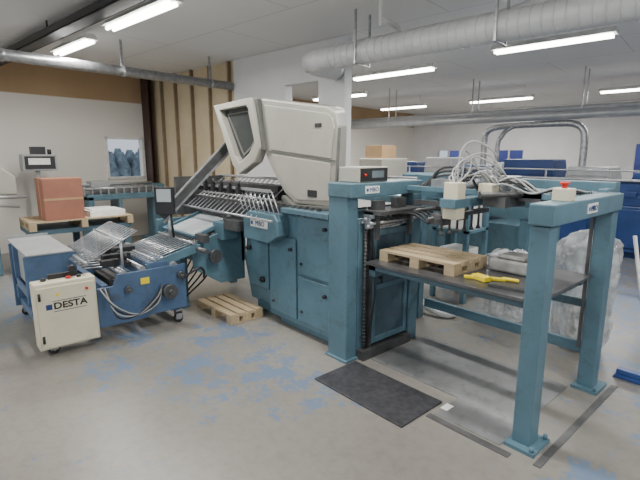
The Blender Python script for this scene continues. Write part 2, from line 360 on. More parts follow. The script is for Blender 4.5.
b=B().box(-2.38,-2.2,2.56,3.12,1.2,1.23).box(-2.36,-2.3,2.62,2.72,1.23,1.3).box(-2.36,-2.3,2.86,2.98,1.23,1.31).box(-2.3,-2.27,2.6,2.63,1.0,1.2).box(-2.3,-2.27,3.0,3.03,1.0,1.2)
part(fd,'suction_head_bracket',b,DSTEEL)
part(fd,'cable',B().tube([(-2.34,2.6,1.1),(-2.32,2.62,.9),(-2.33,2.66,.6),(-2.34,2.62,.25),(-2.36,2.6,.05)],.008),BLACK)
b=B().box(-2.35,-1.04,3.28,3.34,1.30,1.35).box(-2.35,-1.04,3.05,3.10,1.36,1.40).box(-1.74,-1.62,2.62,3.40,1.30,1.36)
part(fd,'carriage_rail',b,BLUE,'long blue-grey carriage rail',bev=.003)
b=B().box(-1.74,-1.63,2.66,2.76,1.22,1.47).box(-1.60,-1.5,2.86,2.96,1.38,1.46)
parts(fd,'valve_box',b,CREAM,'cream enamel valve box',bev=.006)
b=B()
for i in range(6):
    y=2.72+i*.1; b.cyl((-1.78,y,1.12),(-1.78,y,1.32),.009).cyl((-1.78,y,1.09),(-1.78,y,1.12),.02,12,.009)
b.box(-1.81,-1.75,2.66,3.32,1.21,1.24).box(-1.87,-1.77,2.72,2.79,1.16,1.24).box(-1.90,-1.80,2.98,3.10,1.17,1.28).cyl((-1.86,2.66,1.2),(-1.86,3.3,1.2),.014)
b.box(-1.58,-1.42,2.9,3.2,1.3,1.37).cyl((-1.55,2.8,1.385),(-1.3,3.2,1.385),.022).box(-1.4,-1.25,3.05,3.25,1.34,1.40)
b.cyl((-2.0,2.7,1.25),(-2.0,3.3,1.25),.012).box(-2.2,-1.8,2.95,2.99,1.26,1.30).box(-2.15,-1.9,3.15,3.19,1.2,1.26)
part(fd,'suction_head',b,DSTEEL)
b=B().box(-1.66,-1.5,3.0,3.3,1.36,1.50).cyl((-1.58,3.1,1.50),(-1.58,3.1,1.60),.03).box(-2.15,-1.95,3.1,3.3,1.36,1.46).cyl((-1.9,3.2,1.4),(-1.7,3.2,1.48),.035)
part(fd,'pneumatic_valve',b,STEEL,bev=.004)
random.seed(11)
for i in range(13):
    r=lambda a:random.uniform(-a,a)
    hm=[HOSE,GREY,GREY,HOSE,BLACK,HOSE,GREY,HOSE,BLACK,HOSE,GREY,BLACK,HOSE][i]
    t=[1.74,1.68,1.58,1.64,1.55,1.52,1.60,1.54,1.5,1.62,1.56,1.53,1.66][i]; x=-1.62+r(.07)
    part(fd,'air_hose',B().tube([(-1.70+r(.03),2.72+r(.04),1.45),(-1.69+r(.05),2.78+r(.04),t-.07+r(.03)),(x,2.88+r(.06),t),(x+.07+r(.06),2.98+r(.06),t-.13+r(.05)),(x+.03+r(.08),3.05+r(.05),1.50+r(.04)),(x+.10+r(.08),3.12+r(.04),1.40)],.0055),hm)
for i in range(5): part(fd,'air_hose',B().tube([(-1.6,2.86+.05*i,1.40),(-1.45,2.9+.06*i,1.46+.02*(i%3)),(-1.3,3.0+.04*i,1.40),(-1.18,3.12+.02*i,1.44-.015*i),(-1.04,3.25+.02*i,1.41)],.007),[GREY,BLACK,HOSE,BLACK,HOSE][i])
for i in range(4): part(fd,'cable',B().tube([(-2.3+.04*i,3.1,1.38),(-2.1,3.2,1.46+.03*i),(-1.7,3.3,1.44+.02*i),(-1.4,3.3,1.42)],.010),BLACK)
for i in range(4): part(fd,'cable',B().tube([(-1.8,2.75+.06*i,1.22),(-1.95,2.8+.05*i,1.15),(-2.1,2.8+.06*i,1.21),(-2.3,2.8+.06*i,1.17)],.008),BLACK)
sb=part(fd,'switch_box',B().box(-1.02,-.93,2.62,2.72,1.40,1.47),CREAM,bev=.005); part(sb,'emergency_stop',B().cyl((-.975,2.67,1.47),(-.975,2.67,1.49),.015).cyl((-.975,2.67,1.49),(-.975,2.67,1.505),.025),RED)
b=B().box(-2.30,-1.0,2.50,3.38,.822,.84)
b.m=1; b.box(-2.30,-1.04,2.55,2.60,.77,.822).box(-2.30,-1.04,3.3,3.36,.77,.822).box(-1.12,-1.05,2.6,3.3,.77,.822).box(-2.3,-2.24,2.55,3.36,.72,.822)
part(fd,'lift_table',b,[PLATE,BLUED],'worn dark grey steel lifting table')
part(fd,'lift_chain',B().box(-1.05,-1.03,2.53,2.55,.3,1.28),DSTEEL)
part(fd,'lift_chain',B().box(-1.05,-1.03,3.38,3.40,.3,1.28),DSTEEL)
thing('floor_plate','worn grey steel plate on the floor beneath the feeder','floor plate',(-1.6,3.0,0),b=B().box(-2.3,-1.06,2.60,3.34,0,.004).box(-1.5,-1.06,2.32,2.60,0,.004),m=WORN)
STRIP=mat('strip_steel',(.10,.10,.10),.5,.2,.4,6)
thing('edging_strip','dark steel edging strip lying on the floor by the feeder','strip',(-1.2,2.26,0),b=B().box(-1.52,-.98,2.25,2.30,0,.005),m=STRIP)
thing('edging_strip','dark steel edging strip beside the feeder post','strip',(-.8,2.8,0),b=B().box(-.86,-.82,2.3,3.6,0,.005),m=STRIP)
thing('rubber_mat','black worn rubber mat on the floor before the feeder','mat',(-1.94,2.28,0),b=B().box(-2.36,-1.54,2.03,2.47,0,.012),m=RUB,bev=.004)
thing('paper_scrap','small white paper scrap on the floor','paper',(-1.48,2.42,.004),b=B().box(-1.51,-1.46,2.40,2.48,.0045,.007),m=PAPER)
def pallet(name,label,x0,x1,y0,y1,z0,h,ax='y',n=5):
    b=B(); t=.016
    if ax=='y':
        w=(x1-x0)/(n+.35*(n-1))
        for i in range(n): b.box(x0+i*w*1.35,x0+i*w*1.35+w,y0,y1,z0+h-t,z0+h)
        for i in range(3):
            y=y0+(y1-y0-.08)*i/2; b.box(x0,x1,y,y+.08,z0+h-2*t,z0+h-t).box(x0,x1,y,y+.08,z0,z0+t)
            for k in range(3): x=x0+(x1-x0-.1)*k/2; b.box(x,x+.1,y,y+.08,z0+t,z0+h-2*t)
    else:
        w=(y1-y0)/(n+.35*(n-1))
        for i in range(n): b.box(x0,x1,y0+i*w*1.35,y0+i*w*1.35+w,z0+h-t,z0+h)
        for i in range(3):
            x=x0+(x1-x0-.08)*i/2; b.box(x,x+.08,y0,y1,z0+h-2*t,z0+h-t).box(x,x+.08,y0,y1,z0,z0+t)
            for k in range(3): y=y0+(y1-y0-.1)*k/2; b.box(x,x+.08,y,y+.1,z0+t,z0+h-2*t)
    return thing(name,label,'pallet',((x0+x1)/2,(y0+y1)/2,z0),b=b,m=WOOD)
pallet('pallet','light wooden pallet lying on the dark lift table',-2.26,-1.60,2.62,3.05,.841,.085,'x',4)
pallet('pallet','small wooden pallet lying on the concrete floor',-4.42,-3.72,2.12,2.50,0,.10,'x',4)
b=B().box(-1.56,-1.30,2.70,2.73,.842,.862,Matrix.Rotation(.5,3,'Z')).box(-1.5,-1.38,2.66,2.72,.842,.875,Matrix.Rotation(-.3,3,'Z')).cyl((-1.34,2.78,.855),(-1.24,2.80,.855),.012)
thing('clamp_tool','yellow hand clamp lying on the dark lift table','tool',(-1.4,2.7,.841),b=b,m=YEL,bev=.004)
thing('metal_bar','short dark metal bar lying on the lift table','metal bar',(-1.2,2.62,.841),b=B().box(-1.34,-1.1,2.60,2.64,.842,.86,Matrix.Rotation(.15,3,'Z')),m=DSTEEL)
b=B().box(-1.55,-1.25,2.98,3.2,.842,.93).box(-1.5,-1.3,3.0,3.18,.93,.96)
thing('cloth_bundle','crumpled grey cloth bundle on the lift table','cloth',(-1.4,3.1,.842),b=b,m=mat('grey_cloth',(.30,.30,.285),.9,0,.3,12,bump=.5),bev=.03)
# ---------------------------------------------------------------- folding machine
fm=thing('folding_machine','large teal paper folding machine with grey noise hood','folding machine',(-3.3,3.0,0))
part(fm,'body',B().prism([(-2.64,.08),(-2.64,1.19),(-3.25,1.19),(-3.5,1.05),(-3.58,1.0),(-3.58,.08)],'y',2.5,3.4).box(-3.5,-2.7,2.56,3.35,0,.08),BLUE,bev=.012)
for (x0,x1,z0,z1) in [(-3.55,-3.14,.14,.90),(-3.11,-2.67,.14,.56),(-3.11,-2.67,.59,1.14)]:
    d=part(fm,'door',B().box(x0,x1,2.478,2.5,z0,z1),BLUE,bev=.006)
    part(d,'knob',B().cyl((x1-.06,2.478,z1-.1),(x1-.06,2.45,z1-.1),.016),BLACK)
    part(d,'knob',B().cyl((x0+.06,2.478,z0+.1),(x0+.06,2.463,z0+.1),.012),BLACK)
part(fm,'gear_cover',B().prism([(-3.82,.84),(-3.82,1.06),(-3.72,1.12),(-3.3,1.12),(-3.25,1.06),(-3.25,.92),(-3.4,.84)],'y',2.36,2.5),BLUE,bev=.01)
n3=part(fm,'name_plate',B().box(-3.68,-3.40,2.354,2.36,.975,1.05),WHITE); text(n3,'MBO',(-3.515,2.351,1.012),.066,'-y',NAVY,gap=1.1); part(n3,'logo_mark',B().box(-3.67,-3.635,2.352,2.354,.995,1.03),BRIGHTB)
part(fm,'body',B().prism([(-3.58,.12),(-3.58,.98),(-3.9,.98),(-4.12,.78),(-4.16,.5),(-4.05,.12)],'y',2.58,3.3).box(-4.0,-3.6,2.62,3.2,0,.12),BLUE,bev=.015)
part(fm,'side_cover',B().prism([(-3.64,.3),(-3.64,.8),(-3.75,.88),(-3.98,.8),(-4.04,.6),(-4.0,.3)],'y',2.52,2.58),BLUE,bev=.012)
for p,q,r in [((-3.8,2.52,.86),(-3.8,2.46,.86),.05),((-3.72,2.52,.40),(-3.72,2.49,.40),.03),((-3.95,2.52,.70),(-3.95,2.48,.70),.025),((-4.02,2.58,.92),(-4.02,2.45,.92),.06),((-4.27,2.6,.97),(-4.27,2.42,.97),.045)]:
    part(fm,'hand_wheel',B().cyl(p,q,r,20).cyl(p,Vector(q)+Vector((0,-.02,0)),r*.4,12),BLACK)
b=B().box(-3.6,-2.66,2.52,3.35,1.19,1.205)
for i in range(10): b.box(-3.60+i*.085,-3.57+i*.085,2.46,2.50,1.12,1.21)
b.cyl((-3.65,2.47,1.17),(-2.7,2.47,1.17),.014)
part(fm,'roller_deck',b,DSTEEL)
part(fm,'deck_edge',B().box(-3.25,-2.62,2.40,2.50,1.14,1.185),BLUE,bev=.005)
hood=part(fm,'noise_hood',B().prism([(-3.76,2.19),(-2.80,2.04),(-2.70,1.99),(-2.67,1.88),(-2.71,1.22),(-3.24,1.21),(-3.40,1.30),(-3.60,1.52),(-3.70,1.66)],'y',2.56,3.4,
    [(-3.76,2.19),(-3.50,2.14),(-3.45,2.10),(-3.42,1.95),(-3.44,1.27),(-3.5,1.21),(-3.58,1.30),(-3.66,1.52),(-3.73,1.68)]),HOOD,'grey beige sheet metal acoustic hood',bev=.018)
part(hood,'hood_panel',B().prism([(-3.68,2.12),(-2.80,1.985),(-2.73,1.94),(-2.71,1.86),(-2.75,1.62),(-3.60,1.70)],'y',2.547,2.56),HOOD,bev=.005)
part(hood,'hood_panel',B().prism([(-3.57,1.66),(-2.755,1.585),(-2.765,1.27),(-3.20,1.25),(-3.36,1.34),(-3.52,1.52)],'y',2.547,2.56),HOOD,bev=.005)
part(hood,'seam',B().beam((-3.64,2.552,1.685),(-2.70,2.552,1.602),.008,.012),HOODD)
part(hood,'handle_recess',B().box(-2.94,-2.86,2.541,2.55,1.88,1.91),BLACK)
part(hood,'handle_recess',B().box(-3.04,-2.92,2.541,2.55,1.29,1.35),BLACK)
part(hood,'hood_rim',B().prism([(-3.38,1.25),(-3.24,1.17),(-2.70,1.20),(-2.70,1.225),(-3.23,1.205),(-3.37,1.28)],'y',2.51,2.565).beam((-2.69,2.55,1.22),(-2.65,2.55,1.86),.018,.018),HOODD)
def ring(b,outer,inner,y0,y1):
    n=len(outer)
    O=[[b.bm.verts.new((p[0],y,p[1])) for p in outer] for y in (y0,y1)]; I=[[b.bm.verts.new((p[0],y,p[1])) for p in inner] for y in (y0,y1)]
    for i in range(n):
        j=(i+1)%n
        b._f([O[0][i],O[0][j],I[0][j],I[0][i]]); b._f([O[1][i],I[1][i],I[1][j],O[1][j]]); b._f([O[0][i],O[1][i],O[1][j],O[0][j]]); b._f([I[0][i],I[0][j],I[1][j],I[1][i]])
    return b
outer=[(-4.58,2.18),(-3.84,2.2),(-3.80,2.17),(-3.70,1.72),(-3.80,1.58),(-4.10,1.45),(-4.22,1.54)]
inner=[(-4.46,2.12),(-3.93,2.13),(-3.90,2.10),(-3.80,1.77),(-3.90,1.67),(-4.09,1.57),(-4.17,1.64)]
wh=part(fm,'hood_window_frame',ring(B(),outer,inner,2.50,2.60),HOOD,bev=.012)
part(wh,'window_pane',B().prism(inner,'y',2.57,2.58),GLASSD)
part(wh,'window_trim',ring(B(),[(-4.39,2.08),(-3.97,2.09),(-3.87,1.79),(-3.93,1.72),(-4.09,1.64),(-4.14,1.70)],[(-4.365,2.065),(-3.985,2.075),(-3.89,1.80),(-3.945,1.74),(-4.08,1.665),(-4.12,1.715)],2.56,2.572),HOODD)
part(fm,'hood_lid',B().box(-4.56,-3.8,2.6,3.4,2.15,2.18).box(-4.56,-4.52,2.6,2.68,1.9,2.18).prism([(-3.80,2.18),(-3.76,2.18),(-3.66,1.70),(-3.70,1.70)],'y',2.52,2.6),HOODD)
part(fm,'fold_pocket',B().beam((-4.66,1.88,1.0),(-4.50,2.85,1.97),.05,.10),DSTEEL,'dark inclined pocket chute')
b=B().beam((-4.62,1.88,.945),(-4.46,2.87,1.91),.02,.02).beam((-4.62,1.86,1.06),(-4.46,2.83,2.03),.02,.015).cyl((-4.64,1.95,.72),(-4.64,1.95,1.02),.015)
part(fm,'pocket_rail',b,STEEL)
b=B()
for i in range(17):
    x=-5.0+i*.09; b.cyl((x,2.32,1.06),(x-.16,2.9,1.40),.005,8)
for i in range(9):
    x=-3.98+i*.075; b.cyl((x,2.40,1.32),(x+.14,2.38,1.12),.006,8)
b.cyl((-5.1,2.34,1.06),(-3.3,2.34,1.06),.012).cyl((-5.15,2.6,1.21),(-3.6,2.6,1.21),.012).cyl((-5.2,2.88,1.40),(-3.9,2.88,1.40),.014).box(-5.1,-3.4,2.38,2.41,1.31,1.335)
part(fm,'fold_plate_grille',b,CHROME,'chrome rod grille')
b=B()
for i in range(7):
    x=-4.95+i*.17; b.box(x,x+.05,2.35,2.43,1.27,1.34).cyl((x+.02,2.38,1.34),(x+.02,2.38,1.40),.015)
parts(fm,'guide_clamp',b,BLACK)
part(fm,'fold_roller_box',B().box(-5.15,-5.1,2.25,2.9,.95,1.40).box(-5.1,-3.6,2.48,2.62,.98,1.18).box(-5.0,-3.7,2.7,2.9,.98,1.34),DSTEEL)
b=B().box(-5.15,-4.14,2.0,2.06,.66,.76).box(-5.15,-5.09,2.0,3.1,.62,.92).box(-5.1,-4.2,2.56,2.62,.5,.95).prism([(2.0,.5),(2.0,.76),(2.5,.9),(2.6,.9),(2.6,.3),(2.3,.3)],'x',-4.24,-4.2)
b.box(-5.13,-5.05,2.02,2.10,.06,.66).box(-4.62,-4.54,2.0,2.08,.06,.66).box(-5.1,-5.04,2.9,3.0,0,.62).box(-4.3,-4.1,2.28,2.46,.78,.96)
b.box(-5.15,-5.03,2.0,2.12,0,.06).box(-4.64,-4.52,1.98,2.08,0,.06)
part(fm,'second_station_frame',b,BLUE,bev=.005)
part(fm,'station_panel',B().box(-5.04,-4.62,2.10,2.12,.30,.64).box(-5.04,-4.24,2.06,2.08,.55,.66),BLUED,bev=.004)
b=B()
for i in range(3): b.cyl((-5.1,2.12+.14*i,.78+.04*i),(-4.24,2.12+.14*i,.78+.04*i),.025,14)
parts(fm,'transport_roller',b,DSTEEL)
R1=Matrix.Rotation(RAD(18),3,'X'); PV=(-4.655,2.31,.885)
ft=part(fm,'feed_tray',B().box(-5.05,-4.26,2.04,2.58,.88,.895,R1,PV),BLUED,bev=.004)
part(ft,'tray_sheet',B().box(-4.98,-4.33,2.08,2.54,.896,.900,R1,PV),SHELF,'pale glass-like cover sheet')
part(ft,'tray_frame',B().box(-5.05,-4.26,2.03,2.06,.895,.922,R1,PV).box(-5.05,-4.26,2.56,2.59,.895,.922,R1,PV).box(-5.05,-5.01,2.06,2.56,.895,.922,R1,PV).box(-4.30,-4.26,2.06,2.56,.895,.922,R1,PV),BLUE,bev=.003)
b=B().box(-4.25,-4.08,2.05,2.12,.78,.86).box(-4.1,-3.85,2.3,2.4,.9,1.0).cyl((-4.3,2.02,.72),(-3.95,2.02,.72),.025).cyl((-4.14,2.2,.62),(-4.1,2.2,.62),.07,20)
parts(fm,'drive_wheel',b,DSTEEL)
for i in range(6): part(fm,'cable',B().tube([(-4.3-.1*i,2.3,.62),(-4.3-.12*i,2.2,.4),(-4.45-.08*i,2.08,.2),(-4.7,2.05,.03),(-4.9,2.1,.02)],.009),BLACK)
b=B().beam((-4.16,2.02,.73),(-4.16,1.50,.60),.03,.08).beam((-5.0,2.02,.73),(-5.0,1.50,.60),.03,.08).box(-5.0,-4.16,1.97,2.0,.68,.74)
part(fm,'delivery_frame',b,BLUE)
b=B()
for i in range(13): x=-4.94+i*.064; b.cyl((x,2.04,.80),(x,1.50,.66),.006,8)
b.cyl((-5.02,1.98,.78),(-4.14,1.98,.78),.014).cyl((-5.02,1.58,.67),(-4.14,1.58,.67),.014)
part(fm,'delivery_rod_rack',b,CHROME,'rack of slim chrome rods')
# operator touch panel on a short arm
pn=part(fm,'pendant_arm',B().cyl((-4.50,1.93,.8),(-4.50,1.91,1.10),.012).beam((-4.51,1.91,1.08),(-4.6,1.98,1.08),.03,.03),BLACK)
RP=Matrix.Rotation(.75,3,'Z')
part(pn,'control_screen',B().box(-4.60,-4.40,1.84,1.88,1.05,1.33,RP),BLACK,bev=.006)
part(pn,'display',B().box(-4.575,-4.425,1.835,1.839,1.18,1.31,RP,(-4.50,1.86,1.19)),SHELF)
# ---------------------------------------------------------------- stacker
st=thing('stacking_delivery','blue mobile stacking delivery unit on casters with rod table','stacker',(-4.75,1.2,0))
part(st,'side_plate',B().prism([(1.04,.14),(1.04,.50),(1.18,.50),(1.22,.60),(1.86,.60),(1.86,.16),(1.5,.16),(1.45,.14)],'x',-4.14,-4.11),DBLUE,bev=.004)
part(st,'side_plate',B().prism([(.60,.10),(.60,.76),(1.0,.76),(1.15,.50),(1.86,.58),(1.86,.12)],'x',-5.5,-5.47),DBLUE,bev=.004)
b=B().box(-5.46,-4.14,.64,.72,.12,.20).box(-5.46,-4.14,1.7,1.8,.14,.22).box(-5.46,-4.25,.62,.64,.34,.42).box(-5.46,-5.38,.62,.68,.2,.755).box(-4.72,-4.66,.62,.68,.2,.755).box(-5.46,-4.14,1.2,1.24,.34,.42).box(-5.46,-4.14,1.56,1.6,.34,.42).box(-5.3,-4.2,1.1,1.16,.3,.5)
part(st,'chassis',b,DBLUE,bev=.004)
part(st,'inner_panel',B().box(-5.38,-4.72,.66,.67,.42,.75),GREY)
part(st,'motor',B().box(-5.1,-4.6,1.28,1.52,.24,.44).cyl((-4.6,1.4,.34),(-4.4,1.4,.34),.08),DSTEEL,bev=.01)
part(st,'top_tray',B().box(-5.72,-4.62,.62,1.0,.76,.775).box(-5.72,-5.71,.62,1.0,.775,.80),GREY,'grey sheet steel tray',bev=.003)
part(st,'side_plate',B().box(-4.66,-4.63,.60,1.02,.30,.76),DBLUE,bev=.004)
b=B()
for i in range(13):
    x=-4.98+i*.066; b.cyl((x,.95,.70),(x,1.45,.965),.006,8)
b.cyl((-5.02,1.3,.89),(-4.18,1.3,.89),.009).cyl((-5.02,1.0,.72),(-4.18,1.0,.72),.012).cyl((-5.0,1.3,.62),(-5.0,1.3,.89),.012).cyl((-4.2,1.3,.62),(-4.2,1.3,.89),.012)
part(st,'rod_rack',b,CHROME,'slanted rack of chrome rods')
b=B()
for i in range(7): x=-4.95+i*.11; b.cyl((x,1.0,.66),(x,1.30,.64),.007,8)
part(st,'rod_rack',b,STEEL)
b=B().cyl((-5.44,1.28,.60),(-4.12,1.28,.60),.03,18).cyl((-5.44,1.45,.61),(-4.12,1.45,.61),.03,18).cyl((-5.44,1.75,.60),(-4.12,1.75,.60),.035,18).cyl((-5.44,1.62,.58),(-4.12,1.62,.58),.02,14)
parts(st,'roller',b,STEEL)
b=B().box(-5.3,-4.2,1.34,1.38,.65,.68).box(-4.85,-4.72,1.3,1.6,.66,.72).box(-4.5,-4.42,1.2,1.45,.66,.72).box(-4.35,-4.28,1.15,1.3,.64,.7)
for i in range(6): b.cyl((-5.2+i*.18,1.36,.68),(-5.2+i*.18,1.36,.74),.014)
part(st,'guide_clamp',b,BLACK)
part(st,'cover',B().prism([(1.50,.54),(1.52,.655),(1.70,.655),(1.74,.58)],'x',-4.55,-4.14),DBLUE,bev=.008)
for p,q,r in [((-4.11,1.68,.36),(-4.05,1.68,.36),.07),((-4.11,1.3,.45),(-4.07,1.3,.45),.03),((-4.11,1.80,.5),(-4.06,1.80,.5),.035)]:
    part(st,'hand_wheel',B().cyl(p,q,r,24).cyl(p,Vector(q)+Vector((.03,0,0)),r*.35,12),DSTEEL)
part(st,'warning_label',B().box(-4.11,-4.106,1.42,1.50,.47,.53),YEL)
for i in range(4): part(st,'cable',B().tube([(-4.09,1.06+.02*i,.50),(-4.0+.01*i,1.15,.35-.03*i),(-4.03,1.35,.22),(-4.06,1.55,.28+.03*i),(-4.08,1.6,.45)],.007),[GREY,BLACK][i%2])
part(st,'cable',B().tube([(-4.08,1.80,.46),(-4.02,1.95,.55),(-4.1,2.05,.5),(-4.2,2.1,.4)],.012),BLACK)
for (x,y) in [(-4.16,.68),(-4.16,1.78),(-5.42,.68),(-5.42,1.78)]:
    c=part(st,'caster',B().cyl((x-.015,y,.045),(x+.015,y,.045),.045,16),BLACK)
    part(c,'caster_fork',B().box(x-.03,x-.02,y-.03,y+.03,.04,.12).box(x+.02,x+.03,y-.03,y+.03,.04,.12).box(x-.03,x+.03,y-.03,y+.03,.10,.14).cyl((x-.035,y,.045),(x+.035,y,.045),.01),STEEL)
cb=part(st,'control_cabinet',B().box(-4.24,-4.08,.57,1.03,.07,.63),CREAM,'cream enamel electrical cabinet',bev=.008)
part(cb,'cabinet_door',B().box(-4.08,-4.062,.585,1.015,.085,.60),CREAM,bev=.006)
part(cb,'hinge',B().cyl((-4.055,.60,.50),(-4.055,.60,.56),.01),BLACK)
part(cb,'hinge',B().cyl((-4.055,.60,.14),(-4.055,.60,.20),.01),BLACK)
text(cb,'DESTA',(-4.060,.82,.435),.076,'+x',BLACK,sx=1.12,bold=.002)
b=B().box(-4.062,-4.0605,.64,.685,.412,.457).box(-4.062,-4.0605,.69,.94,.388,.393).box(-4.062,-4.0605,.69,.94,.476,.481)
part(cb,'logo_frame',b,NAVY)
part(cb,'warning_label',B().box(-4.062,-4.0595,.72,.742,.52,.542),YEL)
part(cb,'push_button',B().cyl((-4.18,.66,.63),(-4.18,.66,.655),.022),BLACK)
part(cb,'push_button',B().cyl((-4.15,.92,.63),(-4.15,.92,.65),.018),BLACK)
part(cb,'push_button',B().cyl((-4.15,.84,.63),(-4.15,.84,.65),.018),RED,'red push button')
part(cb,'push_button',B().cyl((-4.062,.95,.545),(-4.045,.95,.545),.011),RED,'red push button')
part(cb,'pressure_gauge',B().box(-4.24,-4.2,.7,.92,.63,.67).cyl((-4.22,.88,.70),(-4.16,.88,.70),.03),BLACK)
dv=thing('counter_box','grey electronic counter box with dark front on the feeder beam','control box',(-2.5,2.75,1.44),b=B().box(-2.6,-2.38,2.5,2.84,1.441,1.56),m=HOOD,bev=.008)
part(dv,'display',B().box(-2.38,-2.374,2.515,2.825,1.45,1.55),BLACK)
part(dv,'display_face',B().box(-2.374,-2.372,2.64,2.78,1.475,1.53),LCD)
part(dv,'knob',B().cyl((-2.374,2.56,1.5),(-2.36,2.56,1.5),.010),RED)
# ---------------------------------------------------------------- plastic bags
def bag(name,label,x,y,r,h,seed):
    random.seed(seed); bm=bmesh.new(); bmesh.ops.create_icosphere(bm,subdivisions=6,radius=1)
    ph=[random.uniform(0,6) for _ in range(6)]
    for v in bm.verts:
        c=v.co.copy(); a=math.atan2(c.y,c.x)
        nz=mnoise.noise(Vector((c.x*2.5+seed*7,c.y*2.5,c.z*1.6)))*.18+abs(mnoise.noise(Vector((c.x*6+seed,c.y*6,c.z*3))))*-.16
        w=1+.05*math.sin(4*a+ph[0]+c.z)+.03*math.sin(19*a+ph[2]+2*c.z)+nz
        k=max(0,1-abs(c.z)**10)**.5
        f=math.hypot(c.x,c.y) or 1
        rr=r*k*w*(1+.08*c.z); v.co=Vector((x+c.x/f*rr,y+c.y/f*rr,max(0.002,(c.z+1)/2*h+(.04*math.sin(5*a+ph[3])+nz*.1)*(c.z+1)/2)))
    for f in bm.faces: f.smooth=True
    bb=B(); bb.bm.free(); bb.bm=bm
    return thing(name,label,'bag',(x,y,0),b=bb,m=BAG)
g1=bag('waste_bag','tall clear plastic waste bag half filled with paper waste',-1.27,4.12,.22,1.0,1)
random.seed(3); b=B()
for i in range(34):
    a=random.uniform(0,6.28); rr=random.uniform(0,.09); x=-1.27+rr*math.cos(a); y=4.12+rr*math.sin(a); z=.04+.012*i
    b.box(x-.05,x+.05,y-.03,y+.03,z,z+.012,Matrix.Rotation(a,3,'Z')@Matrix.Rotation(.15,3,'X'))
part(g1,'paper_waste',b,PAPER)
bag('waste_bag','half filled clear plastic waste bag slumped on the floor',-2.0,4.3,.24,.70,2)
b=B().tube([(-2.95,3.98,.04),(-2.7,4.08,.04),(-2.4,3.98,.04),(-2.5,3.86,.04),(-2.85,3.88,.10)],.03)
thing('hose_coil','pale flexible hose coiled on the floor','hose',(-2.6,3.9,0),b=b,m=PAPER)
br=thing('broom','blue broom with white handle standing beside the feeder post','broom',(-.72,3.8,0))
part(br,'broom_head',B().box(-.88,-.52,3.76,3.83,.03,.07).prism([(-.90,0),(-.50,0),(-.52,.03),(-.88,.03)],'y',3.75,3.84),BRIGHTB,bev=.005)
part(br,'handle',B().cyl((-.68,3.80,.06),(-.85,3.66,1.1),.012),WHITE)
# ---------------------------------------------------------------- rear machines
nm=thing('binding_machine','long dark blue finishing machine with grey upper units','machine',(-2.5,8.8,0))
part(nm,'body',B().box(-7.6,.8,8.4,9.5,.1,.85).box(-7.5,.7,8.5,9.4,0,.1),NAVY,bev=.02)
for i in range(10): part(nm,'access_panel',B().box(-7.4+i*.8,-6.66+i*.8,8.37,8.4,.18,.8),[NAVY,BRIGHTB][i%3==1],bev=.01)
part(nm,'long_cover',B().prism([(8.42,.85),(8.42,1.0),(8.55,1.12),(9.3,1.12),(9.4,.85)],'x',-7.5,.6),NAVY,'glossy dark blue cover',bev=.01)
for i in range(8):
    x=-7.3+i*1.0; part(nm,'upper_unit',B().box(x,x+.6,8.44,8.56,.95,1.16+.05*(i%3)).box(x+.1,x+.3,8.40,8.44,.98,1.08),[GREY,ALU,NAVY][i%3],bev=.015)
for i,(x,wd,hh,mm) in enumerate([(-7.2,.9,.35,1),(-6.2,.8,.45,2),(-5.3,.8,.3,0),(-4.4,1.1,.42,1),(-3.2,.8,.3,2),(-2.2,.7,.22,0)]):
    part(nm,'guard_hood',B().prism([(x,1.12),(x+.08,1.15+hh),(x+wd-.08,1.15+hh),(x+wd,1.12)],'y',8.6,9.2),[BRIGHTB,NAVY,ALU][mm],bev=.02)
b=B().cyl((-7.5,8.38,1.25),(.8,8.38,1.25),.02).cyl((-7.5,8.38,1.4),(.8,8.38,1.4),.014)
for i in range(9): b.cyl((-7.4+i*1.0,8.38,.85),(-7.4+i*1.0,8.38,1.4),.015)
part(nm,'guard_rail',b,CHROME)
b=B().tube([(-4.9,8.9,1.4),(-4.9,8.9,1.95),(-4.85,8.9,2.12),(-4.65,8.9,2.20),(-4.3,8.9,2.22),(-3.5,8.9,2.22),(-3.2,8.9,2.20),(-3.05,8.9,2.10),(-3.0,8.9,1.9),(-3.0,8.9,1.3)],.062,14)
part(nm,'extraction_pipe',b,STEEL,'silver pipe arching over the machine')
b=B().tube([(-4.5,8.7,1.1),(-4.5,8.7,1.85),(-4.45,8.72,2.0),(-4.4,8.8,2.12),(-4.3,8.88,2.2)],.045,12)
part(nm,'extraction_pipe',b,STEEL)
cm=thing('conveyor_line','teal conveyor line with steel rails and grey covers','conveyor',(-3.6,5.6,0))
b=B()
for x in (-5.6,-4.6,-3.5,-2.4): b.box(x,x+.1,5.3,5.4,0,.95).box(x,x+.1,6.2,6.3,0,.95)
b.box(-5.7,-2.2,5.28,5.42,.9,1.05).box(-5.7,-2.2,6.18,6.32,.9,1.05).box(-5.6,-2.3,5.42,6.18,.3,.8)
part(cm,'frame',b,BLUE,bev=.005)
b=B()
for i in range(28): b.cyl((-5.6+i*.12,5.42,1.02),(-5.6+i*.12,6.18,1.02),.03,10)
b.cyl((-5.7,5.35,1.2),(-2.2,5.35,1.2),.025).cyl((-5.7,5.35,1.32),(-2.2,5.35,1.32),.02)
for x in (-5.6,-4.4,-3.4,-2.3): b.cyl((x,5.35,1.0),(x,5.35,1.34),.018)
part(cm,'roller_bed',b,STEEL)
part(cm,'cover',B().box(-4.3,-3.7,5.45,6.1,1.05,1.38),BLUE,bev=.02)
part(cm,'cover',B().box(-5.2,-4.7,5.45,6.1,1.05,1.6),HOOD,bev=.02)
part(cm,'cover',B().box(-3.3,-2.8,5.5,6.0,1.05,1.28).box(-3.2,-2.95,5.6,5.9,1.28,1.45),GREY,bev=.02)
